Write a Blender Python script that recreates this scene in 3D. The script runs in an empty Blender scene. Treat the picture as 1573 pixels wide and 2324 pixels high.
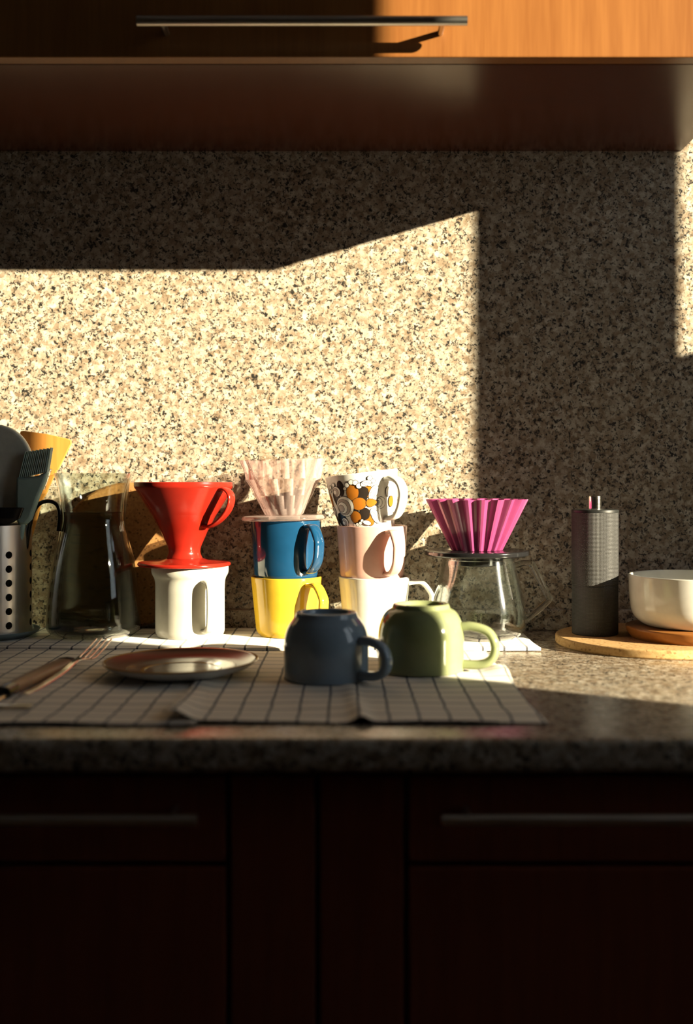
import bpy, math, random
from mathutils import Vector, Matrix
random.seed(7)
scene = bpy.context.scene
COL = scene.collection
ZC = 0.90          # counter top above the floor
YW = 1.42          # plane of the back wall (camera stands at y = 0)
CAMH = 0.194       # camera above the counter
F = 2490.0         # focal length in pixels of the 1573 x 2324 frame

# ------------------------------------------------------------------ camera
cam = bpy.data.cameras.new('camera')
camo = bpy.data.objects.new('camera', cam); COL.objects.link(camo)
cam.sensor_fit = 'VERTICAL'; cam.sensor_height = 36.0
cam.lens = 36.0 * F / 2324.0
cam.shift_y = -(1162 - 1090) / 2324.0
camo.location = (0, 0, ZC + CAMH); camo.rotation_euler = (math.pi / 2, 0, 0)
cam.clip_start = 0.02
cam.dof.use_dof = True; cam.dof.focus_distance = 1.30; cam.dof.aperture_fstop = 2.9
scene.camera = camo

# ------------------------------------------------------------------ world, sun, exposure
world = bpy.data.worlds.new('world'); scene.world = world; world.use_nodes = True
wb = world.node_tree.nodes['Background']
wb.inputs[0].default_value = (0.88, 0.93, 1.0, 1); wb.inputs[1].default_value = 2.1
SUN = Vector((-0.493, 0.295, -0.1446)).normalized()
sl = bpy.data.lights.new('sun', 'SUN'); so = bpy.data.objects.new('sun', sl); COL.objects.link(so)
sl.energy = 31.0; sl.color = (1.0, 0.83, 0.585); sl.angle = 0.0093
so.rotation_euler = SUN.to_track_quat('-Z', 'Y').to_euler(); so.location = (3, -1.5, 3)
vs = scene.view_settings
vs.view_transform = 'Standard'; vs.look = 'None'; vs.gamma = 1.0; vs.use_curve_mapping = False; vs.exposure = 0.0
scene.cycles.transparent_max_bounces = 24
scene.cycles.max_bounces = 14

# ------------------------------------------------------------------ material helpers
class NT:
    def __init__(s, name):
        s.m = bpy.data.materials.new(name); s.m.use_nodes = True
        s.t = s.m.node_tree; s.n = s.t.nodes; s.n.clear()
        s.out = s.n.new('ShaderNodeOutputMaterial')
    def node(s, typ, **kw):
        n = s.n.new(typ)
        for k, v in kw.items():
            if k.startswith('i_'):
                key = k[2:]; key = int(key) if key.isdigit() else key.replace('_', ' ')
                n.inputs[key].default_value = v
            else: setattr(n, k, v)
        return n
    def link(s, a, b): s.t.links.new(a, b)
    def math(s, op, a, b=None, c=None):
        n = s.n.new('ShaderNodeMath'); n.operation = op
        for i, v in enumerate((a, b, c)):
            if v is None: continue
            if isinstance(v, (int, float)): n.inputs[i].default_value = v
            else: s.link(v, n.inputs[i])
        return n.outputs[0]
    def ramp(s, fac, stops, interp='LINEAR'):
        n = s.n.new('ShaderNodeValToRGB'); n.color_ramp.interpolation = interp
        e = n.color_ramp.elements
        while len(e) > 1: e.remove(e[-1])
        for i, (p, c) in enumerate(stops):
            el = e[0] if i == 0 else e.new(p)
            el.position = p; el.color = (*c, 1)
        s.link(fac, n.inputs[0]); return n.outputs[0]
    def mixc(s, fac, a, b, blend='MIX'):
        n = s.n.new('ShaderNodeMix'); n.data_type = 'RGBA'; n.blend_type = blend
        for sock, v in ((n.inputs[0], fac), (n.inputs[6], a), (n.inputs[7], b)):
            if isinstance(v, (int, float)): sock.default_value = v
            elif isinstance(v, tuple): sock.default_value = (*v, 1)
            else: s.link(v, sock)
        return n.outputs[2]
    def obj(s): return s.node('ShaderNodeTexCoord').outputs['Object']
    def scaled(s, vec, sc):
        n = s.node('ShaderNodeMapping'); n.inputs['Scale'].default_value = sc
        s.link(vec, n.inputs[0]); return n.outputs[0]
    def noise(s, vec, scale, detail=2.0, rough=0.5):
        n = s.node('ShaderNodeTexNoise'); n.inputs['Scale'].default_value = scale
        n.inputs['Detail'].default_value = detail; n.inputs['Roughness'].default_value = rough
        s.link(vec, n.inputs['Vector']); return n
    def bsdf(s, **kw):
        b = s.n.new('ShaderNodeBsdfPrincipled'); s.link(b.outputs[0], s.out.inputs[0])
        for k, v in kw.items():
            sock = b.inputs[k.replace('_', ' ')]
            if hasattr(v, 'is_linked'): s.link(v, sock)
            elif isinstance(v, tuple): sock.default_value = (*v, 1)
            else: sock.default_value = v
        return b
    def bump(s, b, h, strength, dist):
        n = s.n.new('ShaderNodeBump'); n.inputs['Strength'].default_value = strength
        n.inputs['Distance'].default_value = dist; s.link(h, n.inputs['Height']); s.link(n.outputs[0], b.inputs['Normal'])

def ceramic(name, col, rough=0.10, var=0.04, spec=0.5, coat=0.0):
    t = NT(name); o = t.obj(); n = t.noise(o, 60, 3)
    d = tuple(c * (1 - var * 3) for c in col)
    c = t.ramp(n.outputs[0], [(0.3, d), (0.7, col)])
    r = t.math('MULTIPLY_ADD', n.outputs[0], 0.05, rough)
    b = t.bsdf(Base_Color=c, Roughness=r, Specular_IOR_Level=spec, Coat_Weight=coat, Coat_Roughness=0.03)
    return t.m

def granite(name, rough, k=1.0, spec=0.4):
    t = NT(name); o = t.obj()
    wob = t.noise(o, 260 * k, 2)
    n = t.node('ShaderNodeMix'); n.data_type = 'VECTOR'
    sub = t.node('ShaderNodeVectorMath', operation='SUBTRACT'); t.link(wob.outputs['Color'], sub.inputs[0]); sub.inputs[1].default_value = (.5, .5, .5)
    mul = t.node('ShaderNodeVectorMath', operation='SCALE'); t.link(sub.outputs[0], mul.inputs[0]); mul.inputs['Scale'].default_value = 0.010 / k
    add = t.node('ShaderNodeVectorMath', operation='ADD'); t.link(o, add.inputs[0]); t.link(mul.outputs[0], add.inputs[1])
    v = t.node('ShaderNodeTexVoronoi'); v.inputs['Scale'].default_value = 175 * k; t.link(add.outputs[0], v.inputs['Vector'])
    sep = t.node('ShaderNodeSeparateColor'); t.link(v.outputs['Color'], sep.inputs[0])
    soft = t.noise(add.outputs[0], 105 * k, 3, 0.6)
    base = t.ramp(soft.outputs[0], [(0.34, (.155, .105, .066)), (0.45, (.245, .183, .120)), (0.55, (.36, .305, .232)), (0.66, (.53, .485, .405))])
    cell = t.ramp(sep.outputs[0], [(0.0, (.39, .335, .260)), (0.34, (.195, .138, .088)), (0.52, (.54, .49, .41)), (0.76, (.26, .20, .140))], 'CONSTANT')
    base = t.mixc(0.48, base, cell)
    fl = t.noise(add.outputs[0], 265 * k, 2, 0.5)
    fd = t.noise(o, 60 * k, 2)          # flecks come in loose clusters
    ff = t.math('MULTIPLY_ADD', t.math('SUBTRACT', fd.outputs[0], 0.5), 0.22, fl.outputs[0])
    fm = t.ramp(ff, [(0.395, (1, 1, 1)), (0.430, (0, 0, 0))])
    c = t.mixc(fm, base, (.016, .015, .013))
    fl2 = t.noise(add.outputs[0], 190 * k, 2, 0.5)
    fm2 = t.ramp(fl2.outputs[0], [(0.615, (0, 0, 0)), (0.655, (.8, .8, .8))])
    c = t.mixc(fm2, c, (.050, .040, .030))
    t.bsdf(Base_Color=c, Roughness=rough, Specular_IOR_Level=spec)
    return t.m

def wood(name, c1, c2, axis='z', rough=0.35, sc=1.0, spec=0.4):
    t = NT(name); o = t.obj()
    s = {'z': (60, 60, 3.0), 'x': (3.0, 60, 60), 'y': (60, 3.0, 60)}[axis]
    v = t.scaled(o, tuple(a * sc for a in s))
    n = t.noise(v, 1.0, 4, 0.6)
    n2 = t.noise(t.scaled(o, tuple(a * sc * 4 for a in s)), 1.0, 3, 0.6)
    f = t.math('MULTIPLY_ADD', n2.outputs[0], 0.35, t.math('MULTIPLY', n.outputs[0], 0.65))
    c = t.ramp(f, [(0.32, c2), (0.62, c1)])
    b = t.bsdf(Base_Color=c, Roughness=rough, Specular_IOR_Level=spec)
    t.bump(b, f, 0.08, 0.001)
    return t.m

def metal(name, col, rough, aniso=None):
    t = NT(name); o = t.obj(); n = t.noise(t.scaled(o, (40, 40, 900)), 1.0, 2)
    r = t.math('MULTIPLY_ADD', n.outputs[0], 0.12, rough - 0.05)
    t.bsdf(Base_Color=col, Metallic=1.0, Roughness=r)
    return t.m

def plain(name, col, rough=0.5, spec=0.3):
    t = NT(name); o = t.obj(); n = t.noise(o, 90, 3)
    c = t.ramp(n.outputs[0], [(0.3, tuple(x * 0.85 for x in col)), (0.7, col)])
    t.bsdf(Base_Color=c, Roughness=rough, Specular_IOR_Level=spec)
    return t.m

def thin_glass(name, tint, gloss=(1, 1, 1), ior=1.5, rough=0.05):
    t = NT(name)
    tr = t.node('ShaderNodeBsdfTransparent'); tr.inputs[0].default_value = (*tint, 1)
    gl = t.node('ShaderNodeBsdfGlossy'); gl.inputs['Color'].default_value = (*gloss, 1); gl.inputs['Roughness'].default_value = rough
    ge = t.node('ShaderNodeNewGeometry'); dp = t.node('ShaderNodeVectorMath', operation='DOT_PRODUCT')
    t.link(ge.outputs['Normal'], dp.inputs[0]); t.link(ge.outputs['Incoming'], dp.inputs[1])
    f0 = ((ior - 1) / (ior + 1)) ** 2
    fr = t.math('MULTIPLY_ADD', t.math('POWER', t.math('SUBTRACT', 1.0, t.math('ABSOLUTE', dp.outputs['Value'])), 2.4), 0.95 * (1 - f0), f0)
    mx = t.node('ShaderNodeMixShader'); t.link(fr, mx.inputs[0]); t.link(tr.outputs[0], mx.inputs[1]); t.link(gl.outputs[0], mx.inputs[2])
    t.link(mx.outputs[0], t.out.inputs[0]); return t.m

def towel_mat(name, ox, oy, p=0.0245, cloth=(.82, .75, .64)):
    t = NT(name); o = t.obj()
    w = t.noise(o, 30, 2); sep = t.node('ShaderNodeSeparateXYZ'); t.link(o, sep.inputs[0])
    def line(v, off):
        a = t.math('ADD', v, t.math('MULTIPLY', t.math('SUBTRACT', w.outputs[0], 0.5), 0.003))
        f = t.math('FRACT', t.math('DIVIDE', t.math('ADD', a, off + 10 * p), p))
        d = t.math('ABSOLUTE', t.math('SUBTRACT', f, 0.5))
        return t.math('LESS_THAN', d, 0.047)
    m = t.math('MAXIMUM', line(sep.outputs[0], ox), line(sep.outputs[1], oy))
    th = t.noise(t.scaled(o, (900, 900, 900)), 1.0, 2)
    base = t.mixc(th.outputs[0], tuple(c * 0.82 for c in cloth), cloth)
    c = t.mixc(t.math('MULTIPLY', m, 0.92), base, (.035, .040, .060))
    b = t.bsdf(Base_Color=c, Roughness=0.95, Specular_IOR_Level=0.1, Sheen_Weight=0.2)
    t.bump(b, th.outputs[0], 0.25, 0.0006)
    return t.m

M = {}
M['granite_wall'] = granite('granite_laminate_wall', 0.38)
M['granite_top'] = granite('granite_laminate_worktop', 0.27, 1.0, 0.5)
M['plaster'] = plain('wall_plaster', (.30, .27, .24), 0.9, 0.1)
M['ceiling'] = plain('ceiling_paint', (.45, .43, .40), 0.9, 0.1)
M['floor'] = wood('floor_boards', (.30, .17, .09), (.16, .09, .05), 'x', 0.5, 0.5)
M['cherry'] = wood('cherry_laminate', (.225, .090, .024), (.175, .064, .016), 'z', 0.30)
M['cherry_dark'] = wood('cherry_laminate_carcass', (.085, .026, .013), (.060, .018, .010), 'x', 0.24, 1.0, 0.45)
M['cherry_base'] = wood('cherry_laminate_base', (.24, .065, .032), (.17, .044, .024), 'z', 0.42)
M['steel'] = metal('brushed_steel', (.62, .60, .56), 0.30)
M['steel_soft'] = metal('satin_steel_holder', (.92, .86, .80), 0.30)
M['steel_painted_shade'] = metal('holder_inside_painted_shade', (.10, .095, .09), 0.5)  # holder's inner wall: shade painted into the steel colour so the holes look dark
M['steel_bright'] = metal('polished_steel', (.80, .77, .72), 0.14)
M['dark_gap'] = plain('dark_board', (.03, .018, .014), 0.6)
M['white'] = ceramic('white_glaze', (.72, .71, .66))
M['cream'] = ceramic('cream_glaze', (.54, .53, .46))
M['yellow'] = ceramic('yellow_glaze', (.58, .38, .030))
M['blue'] = ceramic('blue_glaze', (.007, .048, .115), 0.07, coat=0.5)
M['pink'] = ceramic('pink_glaze', (.66, .40, .34))
M['slate'] = ceramic('slate_blue_glaze', (.22, .30, .38), 0.07)
M['green'] = ceramic('pistachio_glaze', (.25, .285, .140), 0.06)
M['red'] = ceramic('red_plastic', (.28, .015, .008), 0.14)
M['magenta'] = ceramic('magenta_glaze', (.27, .045, .140), 0.14)
M['black_plastic'] = ceramic('black_plastic', (.012, .012, .013), 0.12)
M['clear'] = thin_glass('clear_glass', (.95, .97, .96))
t = NT('clear_rosy_plastic')
tr_ = t.node('ShaderNodeBsdfTransparent'); tr_.inputs[0].default_value = (.95, .91, .90, 1)
df = t.node('ShaderNodeBsdfDiffuse'); df.inputs[0].default_value = (.62, .50, .46, 1)
gl_ = t.node('ShaderNodeBsdfGlossy'); gl_.inputs['Roughness'].default_value = 0.06
lw = t.node('ShaderNodeLayerWeight'); lw.inputs[0].default_value = 0.35
m1 = t.node('ShaderNodeMixShader'); t.link(t.math('MULTIPLY_ADD', t.math('POWER', lw.outputs['Facing'], 1.6), 0.62, 0.13), m1.inputs[0]); t.link(tr_.outputs[0], m1.inputs[1]); t.link(df.outputs[0], m1.inputs[2])
m2 = t.node('ShaderNodeMixShader'); t.link(t.math('MULTIPLY_ADD', t.math('POWER', lw.outputs['Facing'], 3.0), 0.5, 0.04), m2.inputs[0]); t.link(m1.outputs[0], m2.inputs[1]); t.link(gl_.outputs[0], m2.inputs[2])
t.link(m2.outputs[0], t.out.inputs[0]); M['clear_pink'] = t.m
M['carafe'] = thin_glass('carafe_glass', (.87, .90, .87), ior=1.32, rough=0.02)
t = NT('water'); t.bsdf(Base_Color=(.50, .50, .44), Roughness=0.0, IOR=1.33, Transmission_Weight=1.0); M['water'] = t.m
t = NT('solid_glass'); t.bsdf(Base_Color=(.97, .98, .97), Roughness=0.02, IOR=1.46, Transmission_Weight=1.0); M['glass_rod'] = t.m
M['print_orange'] = plain('print_ochre', (.36, .125, .014), 0.25)
M['print_black'] = plain('print_black', (.022, .016, .013), 0.25)
M['print_white'] = plain('print_white', (.80, .79, .74), 0.25)
M['print_grey'] = plain('print_grey', (.42, .36, .32), 0.25)
M['bamboo'] = wood('amber_wood', (.50, .22, .045), (.40, .15, .028), 'z', 0.4)
M['coaster'] = wood('oiled_wood', (.34, .135, .030), (.26, .095, .020), 'x', 0.4)
M['knife_wood'] = wood('knife_handle_wood', (.28, .12, .045), (.14, .055, .022), 'y', 0.4)
M['grey_silicone'] = plain('grey_silicone', (.72, .73, .65), 0.5)
M['teal_silicone'] = plain('teal_silicone', (.34, .47, .44), 0.5)
M['tray'] = plain('blue_grey_tray', (.16, .215, .235), 0.4)
M['glaze_brown'] = ceramic('brown_glaze', (.10, .050, .026), 0.26, spec=0.35)
M['plate_tan'] = ceramic('tan_glaze', (.23, .175, .125), 0.14)
M['glaze_gold'] = ceramic('ochre_rim_glaze', (.50, .29, .09), 0.12)
M['plate_white'] = ceramic('plate_glaze', (.66, .68, .66), 0.12)
M['towel_a'] = towel_mat('checked_cotton_a', 0.004, 0.006)
M['towel_b'] = towel_mat('checked_cotton_b', 0.010, 0.000)
M['towel_c'] = towel_mat('checked_cotton_c', 0.000, 0.012, cloth=(.80, .75, .67))

def cork_mat(name, c1, c2, c3):
    t = NT(name); o = t.obj()
    v = t.node('ShaderNodeTexVoronoi'); v.inputs['Scale'].default_value = 420; t.link(o, v.inputs['Vector'])
    sep = t.node('ShaderNodeSeparateColor'); t.link(v.outputs['Color'], sep.inputs[0])
    c = t.ramp(sep.outputs[0], [(0.0, c1), (0.55, c2), (0.93, c3)], 'CONSTANT')
    n = t.noise(o, 45, 3)
    c = t.mixc(t.math('MULTIPLY', n.outputs[0], 0.4), c, c1)
    b = t.bsdf(Base_Color=c, Roughness=0.85, Specular_IOR_Level=0.15)
    t.bump(b, sep.outputs[0], 0.3, 0.001); return t.m
M['cork'] = cork_mat('cork', (.52, .335, .150), (.45, .275, .115), (.25, .14, .055))
M['cork_brown'] = cork_mat('brown_pressed_cork', (.27, .135, .046), (.22, .105, .035), (.10, .045, .016))

t = NT('knurled_anodised_metal'); o = t.obj()
sp = t.node('ShaderNodeSeparateXYZ'); t.link(o, sp.inputs[0])
ang = t.math('ARCTAN2', sp.outputs[1], sp.outputs[0])
ka = t.math('SINE', t.math('MULTIPLY', ang, 116)); kz = t.math('SINE', t.math('MULTIPLY', sp.outputs[2], 2 * math.pi / 0.0015))
kk = t.math('MULTIPLY', t.math('MAXIMUM', ka, -0.5), 1.0); kk = t.math('MINIMUM', ka, kz)
cc = t.ramp(t.math('MULTIPLY_ADD', kk, 0.5, 0.5), [(0.15, (.012, .012, .013)), (0.7, (.040, .039, .037))])
b = t.bsdf(Base_Color=cc, Metallic=0.0, Roughness=0.42, Specular_IOR_Level=0.7)
t.bump(b, kk, 0.5, 0.0006); M['knurl'] = t.m
M['black_metal'] = plain('black_anodised', (.016, .017, .017), 0.4, 0.4)

# ------------------------------------------------------------------ object helpers
def tag(o, label=None, cat=None, group=None, kind=None):
    if label: o['label'] = label
    if cat: o['category'] = cat
    if group: o['group'] = group
    if kind: o['kind'] = kind
    return o
def thing(name, loc, label, cat, group=None, rz=0.0):
    o = bpy.data.objects.new(name, None); COL.objects.link(o)
    o.empty_display_size = 0.02
    o.location = loc; o.rotation_euler = (0, 0, rz)
    return tag(o, label, cat, group)
def mesh(name, verts, faces, mat, parent=None, smooth=True, angle=35, mats=None, fm=None):
    me = bpy.data.meshes.new(name); me.from_pydata([tuple(v) for v in verts], [], faces); me.validate(); me.update()
    for m in (mats or [mat]): me.materials.append(m)
    if fm:
        for p, i in zip(me.polygons, fm): p.material_index = i
    if smooth:
        for p in me.polygons: p.use_smooth = True
        me.set_sharp_from_angle(angle=math.radians(angle))
    o = bpy.data.objects.new(name, me); COL.objects.link(o)
    if parent: o.parent = parent
    return o
def fix_normals(o):
    import bmesh
    bm = bmesh.new(); bm.from_mesh(o.data); bmesh.ops.recalc_face_normals(bm, faces=bm.faces); bm.to_mesh(o.data); bm.free(); return o

class MB:
    def __init__(s): s.v = []; s.f = []
    def add(s, vs, fs):
        k = len(s.v); s.v += [tuple(v) for v in vs]; s.f += [tuple(i + k for i in f) for f in fs]; return s
    def box(s, a, b):
        x0, y0, z0 = a; x1, y1, z1 = b
        return s.add([(x0, y0, z0), (x1, y0, z0), (x1, y1, z0), (x0, y1, z0), (x0, y0, z1), (x1, y0, z1), (x1, y1, z1), (x0, y1, z1)],
                     [(3, 2, 1, 0), (4, 5, 6, 7), (0, 1, 5, 4), (1, 2, 6, 5), (2, 3, 7, 6), (3, 0, 4, 7)])
    def build(s, name, mat, parent=None, smooth=False, bevel=0.0, seg=2):
        o = mesh(name, s.v, s.f, mat, parent, smooth)
        fix_normals(o)
        if bevel:
            m = o.modifiers.new('bevel', 'BEVEL'); m.width = bevel; m.segments = seg; m.limit_method = 'ANGLE'
        return o
def box(name, a, b, mat, parent=None, bevel=0.0): return MB().box(a, b).build(name, mat, parent, False, bevel)

def fillet(pts, n=5):
    out = []
    for i, p in enumerate(pts):
        if len(p) < 3 or i == 0 or i == len(pts) - 1: out.append((p[0], p[1])); continue
        P = Vector((p[0], p[1])); A = Vector(pts[i - 1][:2]); B = Vector(pts[i + 1][:2]); r = p[2]
        da = (A - P); db = (B - P); ra = min(r, da.length * .49); rb = min(r, db.length * .49)
        a = P + da.normalized() * ra; b = P + db.normalized() * rb
        for k in range(n + 1):
            u = k / n; q = a * (1 - u) ** 2 + P * 2 * u * (1 - u) + b * u * u; out.append((q.x, q.y))
    return out
def lathe(name, prof, mat, parent=None, seg=72, mod=None, angle=35, twist=None):
    prof = fillet(prof); V = []; Fc = []; rings = []
    for (r, z) in prof:
        if r < 1e-6: rings.append([len(V)]); V.append((0, 0, z)); continue
        ring = []
        for k in range(seg):
            a = 2 * math.pi * k / seg
            rr = r * (mod(a, z, r) if mod else 1.0)
            ring.append(len(V)); V.append((rr * math.cos(a), rr * math.sin(a), z))
        rings.append(ring)
    for A, B in zip(rings[:-1], rings[1:]):
        for k in range(seg):
            j = (k + 1) % seg
            if len(A) == 1 and len(B) == 1: continue
            if len(A) == 1: Fc.append((A[0], B[j], B[k]))
            elif len(B) == 1: Fc.append((A[k], A[j], B[0]))
            else: Fc.append((A[k], A[j], B[j], B[k]))
    o = mesh(name, V, Fc, mat, parent, True, angle); return fix_normals(o)
def catmull(pts, n=8):
    P = [Vector(p) for p in pts]; P = [P[0] * 2 - P[1]] + P + [P[-1] * 2 - P[-2]]; out = []
    for i in range(1, len(P) - 2):
        a, b, c, d = P[i - 1:i + 3]
        for k in range(n):
            u = k / n
            out.append(0.5 * ((2 * b) + (c - a) * u + (2 * a - 5 * b + 4 * c - d) * u * u + (3 * b - a - 3 * c + d) * u ** 3))
    out.append(P[-2]); return out
def sweep_geo(path, bi, w, th, nsec=14, power=2.6):
    """path: list of Vectors; bi: constant binormal (Vector); w along bi, th across; w/th may be functions of u"""
    V = []; Fc = []; n = len(path)
    for i, p in enumerate(path):
        tgt = (path[min(i + 1, n - 1)] - path[max(i - 1, 0)]).normalized()
        b = (bi - tgt * bi.dot(tgt)).normalized(); nn = tgt.cross(b)
        u = i / (n - 1); ww = w(u) if callable(w) else w; tt = th(u) if callable(th) else th
        for k in range(nsec):
            a = 2 * math.pi * k / nsec; c, s = math.cos(a), math.sin(a)
            c = math.copysign(abs(c) ** (2 / power), c); s = math.copysign(abs(s) ** (2 / power), s)
            V.append(p + b * (ww / 2 * c) + nn * (tt / 2 * s))
    for i in range(n - 1):
        for k in range(nsec):
            j = (k + 1) % nsec
            Fc.append((i * nsec + k, i * nsec + j, (i + 1) * nsec + j, (i + 1) * nsec + k))
    Fc.append(tuple(range(nsec))[::-1]); Fc.append(tuple((n - 1) * nsec + k for k in range(nsec)))
    return V, Fc
def azdir(az): a = math.radians(az); return Vector((math.sin(a), -math.cos(a), 0))
def handle(name, rz, az, mat, parent, w, th, n=8):
    """handle loop given as (radius, height) points, at azimuth az (0 faces the camera, + to the right)"""
    d = azdir(az); path = [d * r + Vector((0, 0, z)) for r, z in [tuple(q) for q in catmull(rz, n)]]
    V, Fc = sweep_geo(path, d.cross(Vector((0, 0, 1))), w, th)
    return fix_normals(mesh(name, V, Fc, mat, parent, True, 50))
def extrude_outline(name, pts, depth, mat, parent=None, bevel=0.0012):
    """outline in local xz, thickness along y"""
    n = len(pts); V = [(x, -depth / 2, z) for x, z in pts] + [(x, depth / 2, z) for x, z in pts]
    Fc = [tuple(range(n)), tuple(range(2 * n - 1, n - 1, -1))] + [(i, i + n, (i + 1) % n + n, (i + 1) % n) for i in range(n)]
    o = fix_normals(mesh(name, V, Fc, mat, parent, True, 40))
    if bevel:
        m = o.modifiers.new('bevel', 'BEVEL'); m.width = bevel; m.segments = 2; m.limit_method = 'ANGLE'
    return o

# ------------------------------------------------------------------ the room
wall = tag(box('wall_back', (-1.6, YW + 0.006, 0), (1.3, YW + 0.12, 2.65), M['plaster']), 'plastered kitchen wall behind the granite panel', kind='structure')
spl = box('backsplash_panel', (-1.6, YW, ZC + 0.024), (1.2, YW + 0.0062, ZC + 0.64), M['granite_wall'], wall)
tr = tag(fix_normals(MB().box((-1.6, YW - 0.007, ZC), (1.2, YW, ZC + 0.0275)).build('trim_1', M['granite_wall'], None, False, 0.002)), 'granite upstand strip along the back of the worktop', kind='structure')
tr.data.materials.clear(); tr.data.materials.append(M['granite_wall'])
tag(box('floor', (-1.6, -2.2, -0.05), (1.3, YW + 0.12, 0), M['floor']), 'wooden kitchen floor', kind='structure')
tag(box('ceiling', (-1.6, -2.2, 2.65), (1.3, YW + 0.12, 2.70), M['ceiling']), 'pale kitchen ceiling', kind='structure')
tag(box('wall_front', (-1.6, -2.3, 0), (1.3, -2.2, 2.65), M['plaster']), 'plain wall behind the viewer', kind='structure')
tag(box('wall_left', (-1.7, -2.2, 0), (-1.6, YW + 0.12, 2.65), M['plaster']), 'plain wall at the left of the kitchen', kind='structure')

XR = 1.2                      # the wall with the windows
RX = 0.493 / 0.295
yw1a, yw1b = YW - (XR + 0.49) / RX, YW - (XR - 0.162) / RX     # window nearer the camera
yw2a, yw2b = YW - (XR - 0.4326) / RX, YW - (XR - 0.62) / RX                # window next to the kitchen wall
yw1a -= 0.10 / RX; yw2a -= 0.10 / RX    # the low sun first meets the outer edge of the reveal
z1a, z1b, z2a, z2b = ZC + 0.17, ZC + 1.36, ZC + 0.57, ZC + 1.36
m = MB(); th = 0.02
def wr(y0, y1, z0, z1): m.box((XR, y0, z0), (XR + 0.10, y1, z1))
wr(-2.2, yw1a, 0, 2.65); wr(yw1a, yw1b, 0, z1a); wr(yw1a, yw1b, z1b, 2.65)
wr(yw1b, yw2a, 0, 2.65); wr(yw2a, yw2b, 0, z2a); wr(yw2a, yw2b, z2b, 2.65); wr(yw2b, YW + .12, 0, 2.65)
tag(m.build('wall_right', M['plaster']), 'plain side wall with two tall narrow windows', kind='structure')
def window(name, y0, y1, z0, z1, label):
    fr = MB(); w = 0.012
    x0, x1 = XR + 0.004, XR + 0.05
    fr.box((x0, y0, z0), (x1, y0 + w, z1)); fr.box((x0, y1 - w, z0), (x1, y1, z1))
    fr.box((x0, y0 + w, z0), (x1, y1 - w, z0 + w)); fr.box((x0, y0 + w, z1 - w), (x1, y1 - w, z1))
    f = tag(fr.build(name, M['white']), label, kind='structure')
    box('pane', (XR + 0.020, y0 + w, z0 + w), (XR + 0.024, y1 - w, z1 - w), M['clear'], f)
window('window_1', yw1a - 0.012, yw1b + 0.012, z1a, z1b, 'tall narrow window letting the low sun in')
window('window_2', yw2a - 0.012, yw2b, z2a, z2b, 'narrow window close to the granite wall')

# ------------------------------------------------------------------ worktop
YF = 0.8214                    # front edge of the worktop
prof = [(YW, 0), (YF + 0.010, 0, 0), (YF, 0, .010), (YF, -0.026, .010), (YF + 0.010, -0.026), (YW, -0.026)]
pp = fillet([(YW, 0), (YF, 0, 0.007), (YF, -0.0265, 0.008), (YW, -0.0265)], 6)
n = len(pp); V = [(x, y, ZC + z) for x in (-1.6, XR) for (y, z) in pp]
Fc = [tuple(range(n)), tuple(range(2 * n - 1, n - 1, -1))] + [(i, (i + 1) % n, (i + 1) % n + n, i + n) for i in range(n)]
wt = fix_normals(mesh('worktop', V, Fc, M['granite_top'], None, True, 40))
tag(wt, 'speckled granite-look kitchen worktop with a rounded front edge', 'worktop')

# ------------------------------------------------------------------ upper cabinet
HC = 0.620; CX0, CX1 = -0.4674, 0.4326; CYF = YW - 0.295
uc = thing('wall_cabinet', (0, 0, 0), 'cherry wood wall cabinet hanging above the worktop, right part sunlit', 'cabinet')
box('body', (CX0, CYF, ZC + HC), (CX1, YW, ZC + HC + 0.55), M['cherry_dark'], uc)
dz = 0.0015
dr = box('door', (CX0 + 0.001, CYF - 0.0215, ZC + HC - dz + 0.001), (CX1 + 0.0005, CYF - 0.0025, ZC + HC + 0.55), M['cherry'], uc, 0.0012)
def bar_handle(parent, x0, x1, y, z, r, ydoor, inset):
    V, Fc = sweep_geo([Vector((x0, y, z)), Vector((x0 + .002, y, z)), Vector((x1 - .002, y, z)), Vector((x1, y, z))], Vector((0, 1, 0)), 2 * r, 2 * r, 16, 2.0)
    h = mesh('handle', V, Fc, M['steel'], parent, True, 50); fix_normals(h)
    for xx in (x0 + inset, x1 - inset):
        V, Fc = sweep_geo([Vector((xx, y, z)), Vector((xx, (y + ydoor) / 2, z)), Vector((xx, ydoor, z))], Vector((1, 0, 0)), r * 1.3, r * 1.3, 12, 2.0)
        fix_normals(mesh('handle_post', V, Fc, M['steel'], h, True, 50))
hy = CYF - 0.0215 - 0.030
bar_handle(dr, -0.205, (1060 - 786) * hy / F, hy, ZC + CAMH + (1090 - 47) * hy / F, 0.0048, CYF - 0.021, 0.024)

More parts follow.
